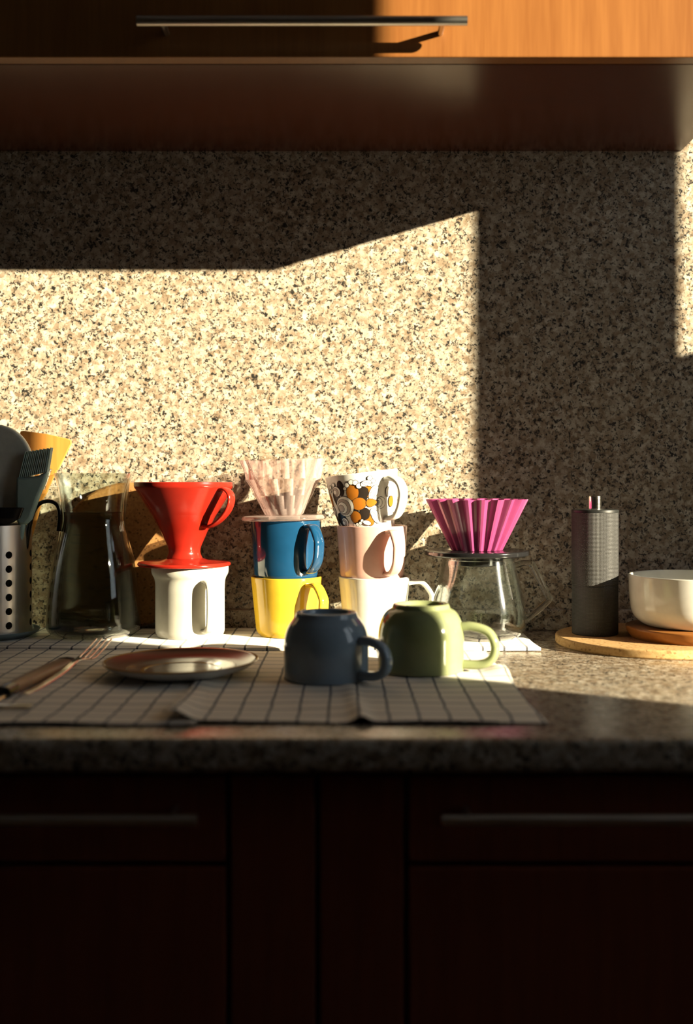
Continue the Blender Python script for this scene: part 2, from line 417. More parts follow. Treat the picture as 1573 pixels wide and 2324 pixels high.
# ------------------------------------------------------------------ base cabinets
YB = YF + 0.022
def px(x, y=YB): return (x - 786) * y / F
ztop = ZC - 0.0275
zc_ = lambda ypx, y=YB: ZC + CAMH - (ypx - 1090) * y / F
z_dr = zc_(1963)
def base_unit(name, x0, x1, label, drawer=None):
    u = thing(name, ((x0 + x1) / 2, YB + 0.25, 0), label, 'cabinet', 'base cabinets')
    ox, oy = (x0 + x1) / 2, YB + 0.25
    box('body', (x0 - ox, YB + 0.020 - oy, 0.10), (x1 - ox, YW - 0.004 - oy, ztop), M['cherry_dark'], u)
    g = 0.0022
    if drawer:
        d = box('drawer_front', (x0 + g - ox, YB - oy, z_dr + g), (x1 - g - ox, YB + 0.0195 - oy, ztop - 0.006), M['cherry_base'], u, 0.0015)
        bar_handle(d, drawer[0] - ox, drawer[1] - ox, YB - 0.030 - oy, zc_(1861, YB - 0.03), 0.0042, YB - oy + 0.001, 0.02)
        box('door', (x0 + g - ox, YB - oy, 0.105), (x1 - g - ox, YB + 0.0195 - oy, z_dr - g), M['cherry_base'], u, 0.0015)
    else:
        box('door', (x0 + g - ox, YB - oy, 0.105), (x1 - g - ox, YB + 0.0195 - oy, ztop - 0.006), M['cherry_base'], u, 0.0015)
    box('plinth', (x0 - ox, YB + 0.06 - oy, 0), (x1 - ox, YB + 0.075 - oy, 0.10), M['dark_gap'], u)
xa, xb, xc = px(517), px(720), px(921)
base_unit('base_cabinet', xa - 0.60, xa, 'dark cherry base cabinet with drawer at the left, under the cutlery', (px(447, YB - .03) - 0.34, px(447, YB - .03)))
base_unit('narrow_cabinet', xa, xb, 'narrow dark cherry cabinet front, left of the two slim ones')
base_unit('narrow_cabinet', xb, xc, 'narrow dark cherry cabinet front, right of the two slim ones')
base_unit('base_cabinet', xc, xc + 0.60, 'dark cherry base cabinet with long drawer handle at the right', (px(1003, YB - .03), px(1003, YB - .03) + 0.42))

# ------------------------------------------------------------------ towels
def cloth(name, x0, x1, y0, y1, zf, thick, mat, label, nx=90, ny=70, edge=0.003, seed=0, hem=True):
    rnd = random.Random(seed); ph = [rnd.uniform(0, 6.28) for _ in range(8)]
    cx, cy = (x0 + x1) / 2, (y0 + y1) / 2
    V = []; Fc = []
    def pos(i, j):
        u, v = i / nx, j / ny
        x = x0 + (x1 - x0) * u; y = y0 + (y1 - y0) * v
        x += edge * (math.sin(y * 31 + ph[0]) * (2 * u - 1) * .5 + math.sin(y * 60 + ph[1]) * .25 * (2 * u - 1))
        y += edge * (math.sin(x * 23 + ph[2]) * .5 + math.sin(x * 71 + ph[3]) * .2) * (2 * v - 1)
        return x, y
    for top in (1, 0):
        for j in range(ny + 1):
            for i in range(nx + 1):
                x, y = pos(i, j); z = zf(x, y)
                b = min(i, nx - i, j, ny - j)
                if top:
                    zz = z + thick - (thick * .25 if b == 0 else 0)
                else: zz = z + (thick * .1 if b == 0 else 0)
                V.append((x - cx, y - cy, zz))
    N = (nx + 1) * (ny + 1); id_ = lambda i, j, t=0: j * (nx + 1) + i + t
    for j in range(ny):
        for i in range(nx):
            Fc.append((id_(i, j), id_(i + 1, j), id_(i + 1, j + 1), id_(i, j + 1)))
            Fc.append((id_(i, j, N), id_(i, j + 1, N), id_(i + 1, j + 1, N), id_(i + 1, j, N)))
    for i in range(nx):
        Fc.append((id_(i + 1, 0), id_(i, 0), id_(i, 0, N), id_(i + 1, 0, N))); Fc.append((id_(i, ny), id_(i + 1, ny), id_(i + 1, ny, N), id_(i, ny, N)))
    for j in range(ny):
        Fc.append((id_(0, j), id_(0, j + 1), id_(0, j + 1, N), id_(0, j, N))); Fc.append((id_(nx, j + 1), id_(nx, j), id_(nx, j, N), id_(nx, j + 1, N)))
    o = mesh(name, V, Fc, mat, None, True, 70); o.location = (cx, cy, ZC); fix_normals(o)
    return tag(o, label, 'towel', 'checked tea towels')
def g(x, c, s): return math.exp(-((x - c) / s) ** 2)
def zA(x, y):   # left towel
    return 0.0004 + 0.0012 * (0.5 + 0.5 * math.sin(y * 55 + x * 9)) * g(y, 0.93, .10) + 0.0009 * (0.5 + .5 * math.sin(x * 40 + y * 13))
def zB(x, y):   # right towel lying partly on the left one
    over = 1 / (1 + math.exp((x + 0.128) / 0.004))
    ridge = 0.0055 * g(x, 0.012 - 0.06 * (y - .87), .007) * max(0, 1 - (y - .86) / .22)
    lift = 0.006 * g(x, -0.138, .012) * g(y, .872, .05)
    return 0.0005 + over * 0.0036 + ridge + lift + 0.0010 * (0.5 + .5 * math.sin(x * 33 + y * 21)) + 0.0012 * (0.5 + .5 * math.sin(y * 70 + 3 * math.sin(x * 20))) * g(y, .90, .08) + 0.006 * g(x, .158, .02) * g(y, 1.10, .03)
def zC_(x, y): return 0.0003 + 0.0008 * (0.5 + .5 * math.sin(x * 30))
cloth('tea_towel', -0.62, -0.120, 0.864, 1.247, zA, 0.0016, M['towel_a'], 'white checked tea towel under the cutlery and saucer', 110, 80, seed=1)
cloth('tea_towel', -0.143, 0.158, 0.870, 1.235, zB, 0.0016, M['towel_b'], 'white checked tea towel under the two upturned cups', 90, 90, seed=2)
cloth('tea_towel', -0.62, 0.219, 1.242, 1.402, zC_, 0.0050, M['towel_c'], 'folded white checked towel along the wall under the mug stacks', 120, 40, 0.002, seed=3)
TZ = 0.0061       # top of the folded towel

# ------------------------------------------------------------------ mugs
def mug(name, loc, label, mat, prof, hpts, az, hw, ht, group='coffee mugs', rot=None, cat='mug'):
    r = thing(name, loc, label, cat, group)
    lathe('body', prof, M[mat], r)
    handle('handle', hpts, az, M[mat], r, hw, ht)
    if rot: r.rotation_euler = rot
    return r
YS = 1.337; SS = F / YS
def sx(p, y=YS): return (p - 786) * y / F
def sz(p, y=YS): return CAMH - (p - 1090) * y / F
def tapered(rb, rt, h, t=0.0034, foot=0.004):
    ri = lambda z: rb + (rt - rb) * z / h
    return [(0, 0.002), (rb - foot - .003, 0.002), (rb - foot - .002, 0), (rb - foot, 0), (rb, 0.005, .004), (rt, h, .0016), (rt - t, h, .0016), (rb - t - .0005, 0.007, .006), (0, 0.006)]
HY = sz(1307) - TZ                  # height of the lower mugs
yprof = tapered(0.0370, 0.0436, HY, 0.0036)
hD = lambda r0, h0, h1, out: [(r0 - .003, h1), (r0 + out * .55, h1 + .001), (r0 + out * .96, h1 - (h1 - h0) * .25), (r0 + out, (h0 + h1) / 2 + .003), (r0 + out * .88, h0 + (h1 - h0) * .26), (r0 + out * .45, h0 + .002), (r0 - .005, h0)]
mug('coffee_mug', (sx(650), YS, ZC + TZ), 'glossy yellow mug at the bottom of the stack under the blue mug', 'yellow', yprof, hD(.0420, .014, .062, .027), 42, .0140, .0062)
mug('coffee_mug', (sx(849), YS, ZC + TZ), 'plain white mug at the bottom of the stack under the pink mug', 'white', yprof, hD(.0420, .014, .062, .029), 97, .0115, .0062)
zb2 = ZC + TZ + HY - 0.0045
HB = sz(1180) - TZ - HY + 0.0045
HP = sz(1192) - TZ - HY + 0.0045
bprof = tapered(0.0388, 0.0432, HB, 0.0034, .0035)
mug('coffee_mug', (sx(649), YS, zb2), 'glossy deep blue mug between the yellow mug and the clear dripper', 'blue', bprof, hD(.0405, .012, HB - .008, .0235), 40, .0145, .0060)
pprof = tapered(0.0388, 0.0432, HP, 0.0034, .0035)
mug('coffee_mug', (sx(844), YS, zb2), 'pale pink mug between the white mug and the floral cup', 'pink', pprof, hD(.0405, .010, HP - .008, .0225), 28, .0145, .0060)

# floral cup, leaning in the pink mug
TILT = math.radians(7.0)
HFm = 0.074
fr_b, fr_t = 0.0325, 0.0447
fprof = [(0, .002), (fr_b - .006, .002), (fr_b - .005, 0), (fr_b - .003, 0), (fr_b, .005, .005), (fr_b + (fr_t - fr_b) * .62, HFm * .5, .02), (fr_t, HFm, .0014), (fr_t - .003, HFm, .0014), (fr_b + (fr_t - fr_b) * .62 - .0035, HFm * .5, .02), (fr_b - .004, .008, .007), (0, .007)]
fbase = Vector((sx(836), YS, zb2 + HP - 0.0095))
fl = thing('floral_cup', fbase, 'white cup with orange and black flower print, tilted in the pink mug', 'mug', 'coffee mugs')
fl.rotation_euler = (0, -TILT, 0)
fb = lathe('body', fprof, M['white'], fl, 96)
handle('handle', [(.037, HFm - .013), (.050, HFm - .0105), (.0630, HFm - .017), (.0665, HFm - .030), (.0600, HFm - .046), (.0500, HFm - .0560), (.034, HFm - .0585)], 43, M['white'], fl, .0140, .0068)
fp = fillet(fprof[4:7], 5)
def frad(h):
    pts = [(fr_b, .005)] + fp + [(fr_t, HFm)]
    for (r0, z0), (r1, z1) in zip(pts[:-1], pts[1:]):
        if z0 <= h <= z1 and z1 > z0: return r0 + (r1 - r0) * (h - z0) / (z1 - z0)
    return fr_t
class Print:
    def __init__(s): s.v = []; s.f = []; s.m = []; s.layer = 0
    def surf(s, x, y, off):
        # x, y in decoration millimetres measured on the unrolled wall: y = height, x = arc
        r = frad(y); a = math.radians(-90) + x / 0.040
        return ((r + off) * math.cos(a), (r + off) * math.sin(a), y)
    def shape(s, pts, mi):
        """pts: closed outline (x, y) around its own centre, star-shaped"""
        s.layer += 1; off = 0.00016 + 0.000012 * s.layer
        n = len(pts); cx = sum(p[0] for p in pts) / n; cy = sum(p[1] for p in pts) / n
        k = len(s.v); s.v.append(s.surf(cx, cy, off)); R = 5
        for q in range(1, R + 1):
            for (x, y) in pts: s.v.append(s.surf(cx + (x - cx) * q / R, cy + (y - cy) * q / R, off))
        for i in range(n):
            j = (i + 1) % n
            s.f.append((k, k + 1 + i, k + 1 + j)); s.m.append(mi)
            for q in range(R - 1):
                a = k + 1 + q * n
                s.f.append((a + i, a + n + i, a + n + j, a + j)); s.m.append(mi)
    def ell(s, cx, cy, rx, ry, rot, mi, line=None, egg=0.0):
        def o(e):
            out = []
            for k in range(24):
                a = 2 * math.pi * k / 24; x = (rx + e) * math.cos(a); y = (ry + e) * math.sin(a) * (1 + egg * math.cos(a))
                c, q = math.cos(math.radians(rot)), math.sin(math.radians(rot))
                out.append((cx + x * c - y * q, cy + x * q + y * c))
            return out
        if line: s.shape(o(line), 1)
        s.shape(o(0), mi)
P = Print()
def cp(cx, cy):     # from a sketch of the cup's face (5.618 sketch units per photo pixel) to arc and height on the wall
    dx, dy = (cx - 745) / 5.618 / SS, (cy - 640) / 5.618 / SS
    c, s_ = math.cos(TILT), math.sin(TILT)
    s2 = dx * c - dy * s_; h = -dy * c - dx * s_ + 0.0395
    h = min(max(h, .007), HFm - .002); q = max(-.97, min(.97, s2 / frad(h))); return math.asin(q) * .040, h
KS = 1 / 5.618 / SS
def E(cx, cy, rx, ry, rot, mi, line=None, egg=0.0, st=1.0):
    x, y = cp(cx, cy); k = max(0.45, math.cos(x / .040)); P.ell(x, y, rx * KS / (1 if rot else 1), ry * KS, rot, mi, line, egg)
O_, K_, W_, G_ = 0, 1, 2, 3
L = 0.00055
# dark ground shapes
E(440, 480, 52, 100, 0, K_); E(400, 620, 70, 110, 20, K_); E(460, 870, 95, 90, 0, K_); E(350, 900, 60, 80, 0, K_); E(330, 640, 40, 90, 0, O_, L)
E(705, 560, 80, 105, -35, K_); E(745, 795, 75, 80, 20, K_); E(620, 640, 70, 45, 30, K_); E(620, 770, 60, 45, -30, K_)
E(770, 510, 60, 75, 0, O_, L); E(800, 860, 60, 85, 20, O_, L); E(720, 545, 62, 88, -30, K_); E(742, 800, 66, 70, 20, K_)
# ochre petals
E(588, 530, 75, 98, -8, O_, L); E(668, 670, 92, 76, 10, O_, L); E(632, 838, 74, 78, 10, O_, L)
# pale leaves on the right
E(848, 530, 98, 48, 62, W_, L); E(838, 548, 70, 26, 62, W_, L); E(872, 820, 105, 50, -62, W_, L); E(862, 838, 78, 28, -62, W_, L)
E(940, 655, 62, 68, 0, W_, L); E(918, 655, 42, 50, 0, W_, L); E(890, 655, 36, 40, 0, K_); E(825, 655, 68, 46, 0, O_, L, -0.35)
# shells of nested rings
for cx0, cy0, R0, k0 in ((495, 705, 128, 4), (392, 520, 62, 3), (352, 770, 62, 3), (505, 905, 56, 3)):
    for q in range(k0):
        u = 1 - q / (k0 + .6)
        E(cx0 - R0 * (1 - u) * .45, cy0 + R0 * (1 - u) * .30, R0 * u, R0 * u * .98, 0, W_ if q % 2 == 0 else G_, L)
# strings of beads
for bx, by, br in ((520, 440, 27), (572, 402, 29), (625, 408, 29), (670, 447, 31), (498, 482, 20), (355, 437, 22), (322, 468, 20), (300, 510, 20), (322, 520, 16),
                   (800, 352, 27), (838, 385, 24), (712, 882, 20), (690, 912, 20), (655, 928, 20), (622, 935, 18)):
    E(bx, by, br, br, 0, W_, L)
E(755, 415, 62, 34, 12, W_, L); E(770, 428, 50, 14, -20, W_, L); E(770, 905, 55, 26, -20, W_, L)
# the same flower again further round, behind the handle
for dxx in (420,):
    E(640 + dxx, 640, 40, 66, 0, O_, L); E(600 + dxx, 520, 30, 60, 0, W_, L)
pr = mesh('flower_print', P.v, P.f, None, fl, True, 60, [M['print_orange'], M['print_black'], M['print_white'], M['print_grey']], P.m)
tag(pr, 'orange, black and white flower print')

# tall white mug under the red dripper
YM = 1.330
hm = sz(1284, YM) - TZ
mprof = [(0, .002), (.036, .002), (.037, 0), (.0395, 0), (.0418, .005, .004), (.0418, hm - .016, .010), (.0466, hm - .009, .006), (.0466, hm, .0014), (.0435, hm, .0014), (.0425, hm - .009, .004), (.0382, hm - .018, .008), (.038, .008, .006), (0, .007)]
mug('coffee_mug', (sx(431, YM), YM, ZC + TZ), 'tall white mug with a flared rim under the red dripper', 'cream', mprof,
    [(.038, hm - .017), (.048, hm - .0165), (.0560, hm - .020), (.0580, hm - .030), (.0580, .028), (.0560, .016), (.048, .0105), (.038, .010)], 34, .0140, .0056)

# upturned cups at the front
def upturned(rr, H, rf):
    o_ = [(rf, H), (rf + .0014, H - .0045), (rr * .80, H * .885), (rr * .895, H * .80), (rr * .965, H * .68), (rr, H * .53), (rr, H * .25), (rr, .0012)]
    oc = [tuple(q) for q in catmull(o_[1:], 5)]
    ic = [(max(.004, r_ - .0038), z_ - .0030) for r_, z_ in oc[::-1][4:-6]]
    return [(0, H - .004), (rf - .006, H - .004), (rf - .0045, H, .001), (rf, H, .0015)] + oc + [(rr - .0015, 0, .001), (rr - .0036, 0.001, .001)] + ic + [(rf - .006, H - .014), (0, H - .013)]
TB = 0.0030
Yb = 1.058
Hb = sz(1388, Yb) - TB
mug('coffee_cup', (sx(740, Yb), Yb, ZC + TB), 'slate blue cup standing upside down in the shade', 'slate', upturned(.0408, Hb, .0290), [(.037, .0390), (.050, .0398), (.0635, .0350), (.0688, .0240), (.0660, .0130), (.055, .0074), (.037, .0072)], 56, .0125, .0088, 'upturned cups', cat='cup')
Yg = 1.105
Hg = sz(1369, Yg) - TB
mug('coffee_cup', (sx(955, Yg), Yg, ZC + TB), 'pistachio green cup standing upside down, half in sunlight', 'green', upturned(.0432, Hg, .0280), [(.038, .0445), (.052, .0455), (.0680, .0400), (.0745, .0265), (.0710, .0140), (.060, .0080), (.039, .0074)], 76, .0125, .0090, 'upturned cups', cat='cup')

# ------------------------------------------------------------------ drippers
# red cone dripper
zr = ZC + TZ + hm
rd = thing('coffee_dripper', (sx(418, YM), YM, zr), 'glossy red cone coffee dripper on the tall white mug', 'dripper', 'coffee drippers')
hr = sz(1094, YM) - TZ - hm
cone = [(.011, .004), (.0205, .006), (.0215, .010), (.0188, .016, .004), (.0195, .022, .003), (.0290, .044), (.0300, .045), (.0385, .062), (.0395, .063), (.0580, hr - .009), (.0604, hr - .006, .002), (.0604, hr, .001), (.0580, hr, .001), (.0555, hr - .006), (.0180, .024), (.011, .014), (.011, .004)]
lathe('cone', cone, M['red'], rd, 96)
lathe('base_plate', [(.012, 0), (.0400, -0.0010), (.0555, 0.0005, .001), (.0565, .0030, .0012), (.0545, .0050, .001), (.0300, .0062), (.0215, .0095), (.012, .0095), (.012, 0)], M['red'], rd, 96)
handle('handle', [(.054, hr - .010), (.064, hr - .008), (.0725, hr - .014), (.0735, hr - .024), (.067, hr - .036), (.054, hr - .047), (.040, hr - .053), (.031, hr - .052)], 56, M['red'], rd, .0125, .0040)

# clear flower-shaped dripper
zcl = zb2 + HB
cd = thing('coffee_dripper', (sx(645), YS, zcl), 'clear rosy fluted coffee dripper on the blue mug', 'dripper', 'coffee drippers')
cd.rotation_euler = (0, math.radians(-1.5), 0)
hc = sz(1043) - (zcl - ZC)
def flute(a, z, r):
    u = max(0, (z - .008) / (hc - .008)); return 1 + 0.20 * (abs(math.sin(7 * (a + 0.45 * u))) - 0.6) * min(1, u * 1.6 + .25)
lathe('cone', [(.0190, .0045), (.0235, .0075), (.0262, .014), (.0335, .030), (.0430, .050), (.0500, hc), (.0478, hc), (.0410, .050), (.0315, .030), (.0240, .014), (.0190, .0045)], M['clear_pink'], cd, 168, flute)
lathe('base_plate', [(.019, .0002), (.0500, .0002, .001), (.0522, .0024, .0014), (.0500, .0056, .0014), (.024, .0060), (.019, .0045), (.019, .0004)], M['clear_pink'], cd, 96)

# magenta pleated dripper on its black holder, on the glass server
YV = 1.325
sv = thing('coffee_server', (sx(1086, YV), YV, ZC + TZ), 'empty clear glass coffee server with angular handle', 'server')
hs = sz(1262, YV) - TZ
so_ = [(0, 0), (.046, 0), (.0560, .006, .008), (.0583, .022, .02), (.0545, .045, .03), (.0440, hs - .010, .015), (.0425, hs, .002)]
si_ = [(.0407, hs), (.0422, hs - .010), (.0527, .045), (.0563, .022), (.0540, .0085), (.045, .0035), (0, .0035)]
lathe('body', so_ + [(q[0], q[1]) for q in si_], M['clear'], sv, 96)
rodp = [(.0435, hs - .012), (.052, hs - .0085), (.0615, hs - .0085), (.0650, hs - .011), (.0770, hs - .036), (.0838, hs - .050), (.0828, hs - .0535), (.0700, hs - .0655), (.0570, hs - .0760)]
d = azdir(86); path = [d * r_ + Vector((0, 0, z_)) for r_, z_ in [tuple(q) for q in catmull(rodp, 6)]]
V, Fc = sweep_geo(path, d.cross(Vector((0, 0, 1))), .0078, .0074, 14, 2.0)
fix_normals(mesh('handle', V, Fc, M['glass_rod'], sv, True, 50))
lathe('collar', [(.0430, hs - .004), (.0446, hs - .003), (.0446, hs - .0008), (.0430, hs)], M['clear'], sv, 96)
for sgn, zz, rr in ((1, hs - .012, .0455), (1, hs - .0755, .0580)):
    pt = [azdir(86) * (rr - .003) + Vector((0, 0, zz)), azdir(86) * (rr + .001) + Vector((0, 0, zz)), azdir(86) * (rr + .005) + Vector((0, 0, zz + .001))]
    V, Fc = sweep_geo(pt, Vector((0, 1, 0)), .011, .010, 12, 2.0); fix_normals(mesh('handle_weld', V, Fc, M['clear'], sv, True, 50))
zh = ZC + TZ + hs
hd = thing('dripper_holder', (sx(1081, YV), YV, zh), 'black round dripper holder plate on the glass server', 'holder')
lathe('plate', [(.024, .0006), (.0600, .0006, .001), (.0628, .0018, .0010), (.0628, .0062, .0010), (.0612, .0074, .001), (.0330, .0076), (.0290, .0060), (.024, .0060), (.024, .0006)], M['black_plastic'], hd, 96)
lathe('collar', [(.024, .001), (.0325, .001), (.0318, -.0105, .001), (.0290, -.0105), (.0240, .001)], M['black_plastic'], hd, 72)
md = thing('coffee_dripper', (sx(1082, YV), YV, zh + .0066), 'magenta pleated ceramic dripper on the black holder', 'dripper', 'coffee drippers')
hmg = sz(1133, YV) - (zh - ZC) - .0066
def pleat(a, z, r):
    u = min(1, max(0, z / hmg)); f = (a * 20 / (2 * math.pi)) % 1.0
    tri = 1 - abs(2 * f - 1)                     # 0..1 triangle
    tri = min(1, max(0, (tri - .22) / .56))      # trapezoid: flat ribs and flat grooves
    return 1 - 0.115 * tri * (0.75 + .25 * u)
lathe('cone', [(.014, -.0010), (.0270, -.0010, .001), (.0312, .0012), (.0620, hmg, .0006), (.0590, hmg, .0006), (.0290, .0030), (.014, .0022), (.014, -.0010)], M['magenta'], md, 400, pleat, 25)

# ------------------------------------------------------------------ glass carafe with water
YC = 1.338
cv = thing('water_carafe', (sx(212, YC), YC, ZC + TZ), 'clear glass carafe mostly filled with water, beside the utensils', 'carafe')
hv = sz(1074, YC) - TZ
def cprof(o):
    return [(.0475 - o, .0005 + o), (.0555 - o, .007 + o * .3), (.0565 - o, .020), (.0545 - o, .050), (.0490 - o, .090), (.0420 - o, .122), (.0392 - o, .136), (.0388 - o, .146), (.0405 - o, .165), (.0440 - o, .185), (.0475 - o, hv)]
def smooth_prof(p, n=5): return [(max(0.0, q.x), q.y) for q in catmull([(a, b) for a, b in p], n)]
outer = smooth_prof(cprof(0)); inner = smooth_prof(cprof(.0022))
lathe('body', [(0, 0.0005)] + outer + inner[::-1] + [(0, .0032)], M['carafe'], cv, 96)
wl = sz(1161, YC) - TZ
wi = [q for q in smooth_prof(cprof(.0024)) if q[1] < wl]
lathe('water', [(0, .0036)] + wi + [(wi[-1][0] + .0004, wl), (0, wl)], M['water'], cv, 96)

# round cork trivet leaning on the wall behind the carafe
rt = 0.0925
tv = lathe('cork_trivet', [(0, -.0055), (rt - .003, -.0055), (rt, -.003, .002), (rt, .003, .002), (rt - .003, .0055), (0, .0055)], M['cork_brown'], None, 96)
tv.rotation_euler = (math.radians(88.2), 0, 0); tv.location = ((293 - 786) * 1.405 / F, YW - .0165, ZC + TZ + rt + .0002)
tag(tv, 'round brown cork board leaning on the granite behind the carafe', 'trivet')

# ------------------------------------------------------------------ utensil holder and utensils
YH = 1.325
xh = sx(-30, YH)
ty = thing('utensil_tray', (xh, YH, ZC + TZ), 'shallow blue grey dish under the steel utensil holder', 'tray')
lathe('dish', [(0, 0), (.050, 0), (.0600, .004, .004), (.0625, .0085, .001), (.0610, .0085, .001), (.0585, .0052, .003), (.050, .0022), (0, .0022)], M['tray'], ty, 72)
uh = thing('utensil_holder', (xh, YH, ZC + TZ + .0024), 'brushed steel utensil holder with punched round holes', 'utensil holder')
RH, HH = 0.0525, sz(1192, YH) - TZ - .0024
cols, hole_r, pitch, rows = 8, 0.0043, 0.0166, 6
z0h = sz(1411, YH) - TZ - .0024
V = []; Fc = []
def cyl(s, z, r): a = s / RH - math.pi / 2; return (r * math.cos(a), r * math.sin(a), z)
def hq(*p): k = len(V); V.extend(p); Fc.append(tuple(range(k, k + len(p))))
arc = 2 * math.pi * RH / cols; off0 = math.radians(46) * RH
zlo, zhi = z0h - pitch / 2, z0h + pitch * (rows - .5)
for r in (RH, RH - .0009):
    for c in range(cols):
        sc_ = off0 + c * arc
        hw = pitch / 2
        for q in range(6):      # plain bands below, above
            s0, s1 = sc_ - arc / 2 + arc * q / 6, sc_ - arc / 2 + arc * (q + 1) / 6
            hq(cyl(s0, 0, r), cyl(s1, 0, r), cyl(s1, zlo, r), cyl(s0, zlo, r)); hq(cyl(s0, zhi, r), cyl(s1, zhi, r), cyl(s1, HH, r), cyl(s0, HH, r))
        for (a0, a1) in ((sc_ - arc / 2, sc_ - hw), (sc_ + hw, sc_ + arc / 2)):
            for q in range(3):
                s0, s1 = a0 + (a1 - a0) * q / 3, a0 + (a1 - a0) * (q + 1) / 3
                hq(cyl(s0, zlo, r), cyl(s1, zlo, r), cyl(s1, zhi, r), cyl(s0, zhi, r))
        for k in range(rows):
            zc0 = z0h + k * pitch; N = 24
            for q in range(N):
                def pt(i):
                    a = 2 * math.pi * i / N; c_, s_ = math.cos(a), math.sin(a); mx = max(abs(c_), abs(s_))
                    return (sc_ + hole_r * c_, zc0 + hole_r * s_), (sc_ + hw * c_ / mx, zc0 + hw * s_ / mx)
                (i0, o0), (i1, o1) = pt(q), pt(q + 1)
                hq(cyl(*i0, r), cyl(*o0, r), cyl(*o1, r), cyl(*i1, r))
import bmesh
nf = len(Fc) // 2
bodyh = mesh('body', V, Fc, None, uh, True, 40, [M['steel_soft'], M['steel_painted_shade']], [0] * nf + [1] * nf)
bm = bmesh.new(); bm.from_mesh(bodyh.data); bmesh.ops.remove_doubles(bm, verts=bm.verts, dist=1e-5); bmesh.ops.recalc_face_normals(bm, faces=bm.faces); bm.to_mesh(bodyh.data); bm.free()
lathe('rim', [(RH - .0015, HH - .001), (RH + .0006, HH - .001), (RH + .0006, HH + .001), (RH - .0015, HH + .001), (RH - .0015, HH - .001)], M['steel_soft'], uh, 72)
lathe('bottom', [(0, 0), (RH - .0004, 0), (RH - .0004, .0012), (0, .0012)], M['steel_soft'], uh, 72)

def P3(xp, yp, y): return Vector((sx(xp, y), y, ZC + sz(yp, y)))
zin = ZC + TZ + .006
def rod(parent, name, a, b, r, mat):
    p = [a, a.lerp(b, .33), a.lerp(b, .66), b]; bi = Vector((0, 1, 0))
    V, Fc = sweep_geo(p, bi, 2 * r, 2 * r, 12, 2.2)
    return fix_normals(mesh(name, [v - parent.location for v in V], Fc, mat, parent, True, 50))
def plate_along(parent, name, pts3, depth, mat, bevel=.001):
    """outline of 3D points in one plane, thickened along the viewing axis y"""
    n = len(pts3); V = [p + Vector((0, -depth / 2, 0)) - parent.location for p in pts3] + [p + Vector((0, depth / 2, 0)) - parent.location for p in pts3]
    Fc = [tuple(range(n)), tuple(range(2 * n - 1, n - 1, -1))] + [(i, i + n, (i + 1) % n + n, (i + 1) % n) for i in range(n)]
    o = fix_normals(mesh(name, V, Fc, mat, parent, True, 40))
    if bevel:
        m_ = o.modifiers.new('bevel', 'BEVEL'); m_.width = bevel; m_.segments = 3; m_.limit_method = 'ANGLE'
    return o
# grey silicone spatula
yy = 1.315
sp_ = thing('silicone_spatula', P3(-8, 1440, yy), 'broad grey silicone spatula standing in the steel holder', 'spatula', 'kitchen utensils')
out = catmull([P3(-62, 1150, yy), P3(-72, 1060, yy), P3(-66, 990, yy), P3(-30, 965, yy), P3(10, 966, yy), P3(45, 985, yy), P3(68, 1018, yy), P3(77, 1060, yy), P3(66, 1120, yy), P3(42, 1165, yy), P3(20, 1186, yy), P3(-30, 1186, yy), P3(-62, 1150, yy)], 5)[:-1]
plate_along(sp_, 'blade', out, .010, M['grey_silicone'], .0035)
rod(sp_, 'handle', P3(-5, 1180, yy), Vector((sx(-5, yy), yy, zin)), .0048, M['steel'])
# wooden slotted turner
yy = 1.352
tn = thing('slotted_turner', Vector((sx(10, yy), yy, zin)), 'amber wooden slotted turner leaning out of the holder', 'turner', 'kitchen utensils')
q = lambda x, y: P3(x, y, yy)
# blade built as strips around three slots
TL, TR, BR, BL = (44, 976), (166, 998), (100, 1132), (72, 1128)
def bl(u, v):
    l = (TL[0] + (BL[0] - TL[0]) * v, TL[1] + (BL[1] - TL[1]) * v); r = (TR[0] + (BR[0] - TR[0]) * v, TR[1] + (BR[1] - TR[1]) * v)
    return q(l[0] + (r[0] - l[0]) * u, l[1] + (r[1] - l[1]) * u)
corner = [bl(.0, .06), bl(.02, .015), bl(.08, 0), bl(.5, -.015), bl(.90, 0), bl(.975, .02), bl(1.0, .07), bl(1.0, .52)]
plate_along(tn, 'blade', corner + [bl(0, .52)], .0042, M['bamboo'], .0008)
for k in range(4):
    u0, u1 = k / 3.7, min(1.0, k / 3.7 + .155)
    plate_along(tn, 'blade_bar', [bl(u0, .515), bl(u1, .515), bl(u1, .86), bl(u0, .86)], .0042, M['bamboo'], .0004)
plate_along(tn, 'blade_root', [bl(0, .855), bl(1, .855), bl(.9, 1.06), bl(.5, 1.14), bl(.1, 1.06)], .0042, M['bamboo'], .0006)
rod(tn, 'handle', q(88, 1135), Vector((sx(8, yy), yy - .004, zin)), .0046, M['bamboo'])
# silicone pastry brush
yy = 1.306
br = thing('pastry_brush', Vector((sx(38, yy), yy, ZC + TZ + .075)), 'teal silicone pastry brush standing in the steel holder', 'brush', 'kitchen utensils')
q = lambda x, y: P3(x, y, yy)
head = [q(40, 1082), q(60, 1084), q(90, 1079), q(111, 1068), q(104, 1092), q(88, 1130), q(72, 1178), q(60, 1190), q(44, 1190), q(38, 1178), q(38, 1120)]
plate_along(br, 'head', head, .013, M['teal_silicone'], .003)
b_ = MB()
for row in range(3):
    for k in range(15):
        u = k / 14; bx, by = 45 + (108 - 45) * u, 1085 - 14 * u; tx, ty_ = 60 + (117 - 60) * u, 1025 - 9 * u
        yo = (row - 1) * .0036
        a, c = P3(bx, by, yy), P3(tx, ty_ + 2 * (k % 2), yy); a.y += yo; c.y += yo
        V, Fc = sweep_geo([a, c], Vector((0, 1, 0)), .0030, .0016, 6, 2.0)
        b_.add([v - br.location for v in V], Fc)
bo = b_.build('bristles', M['teal_silicone'], br); tag(bo, kind='stuff')
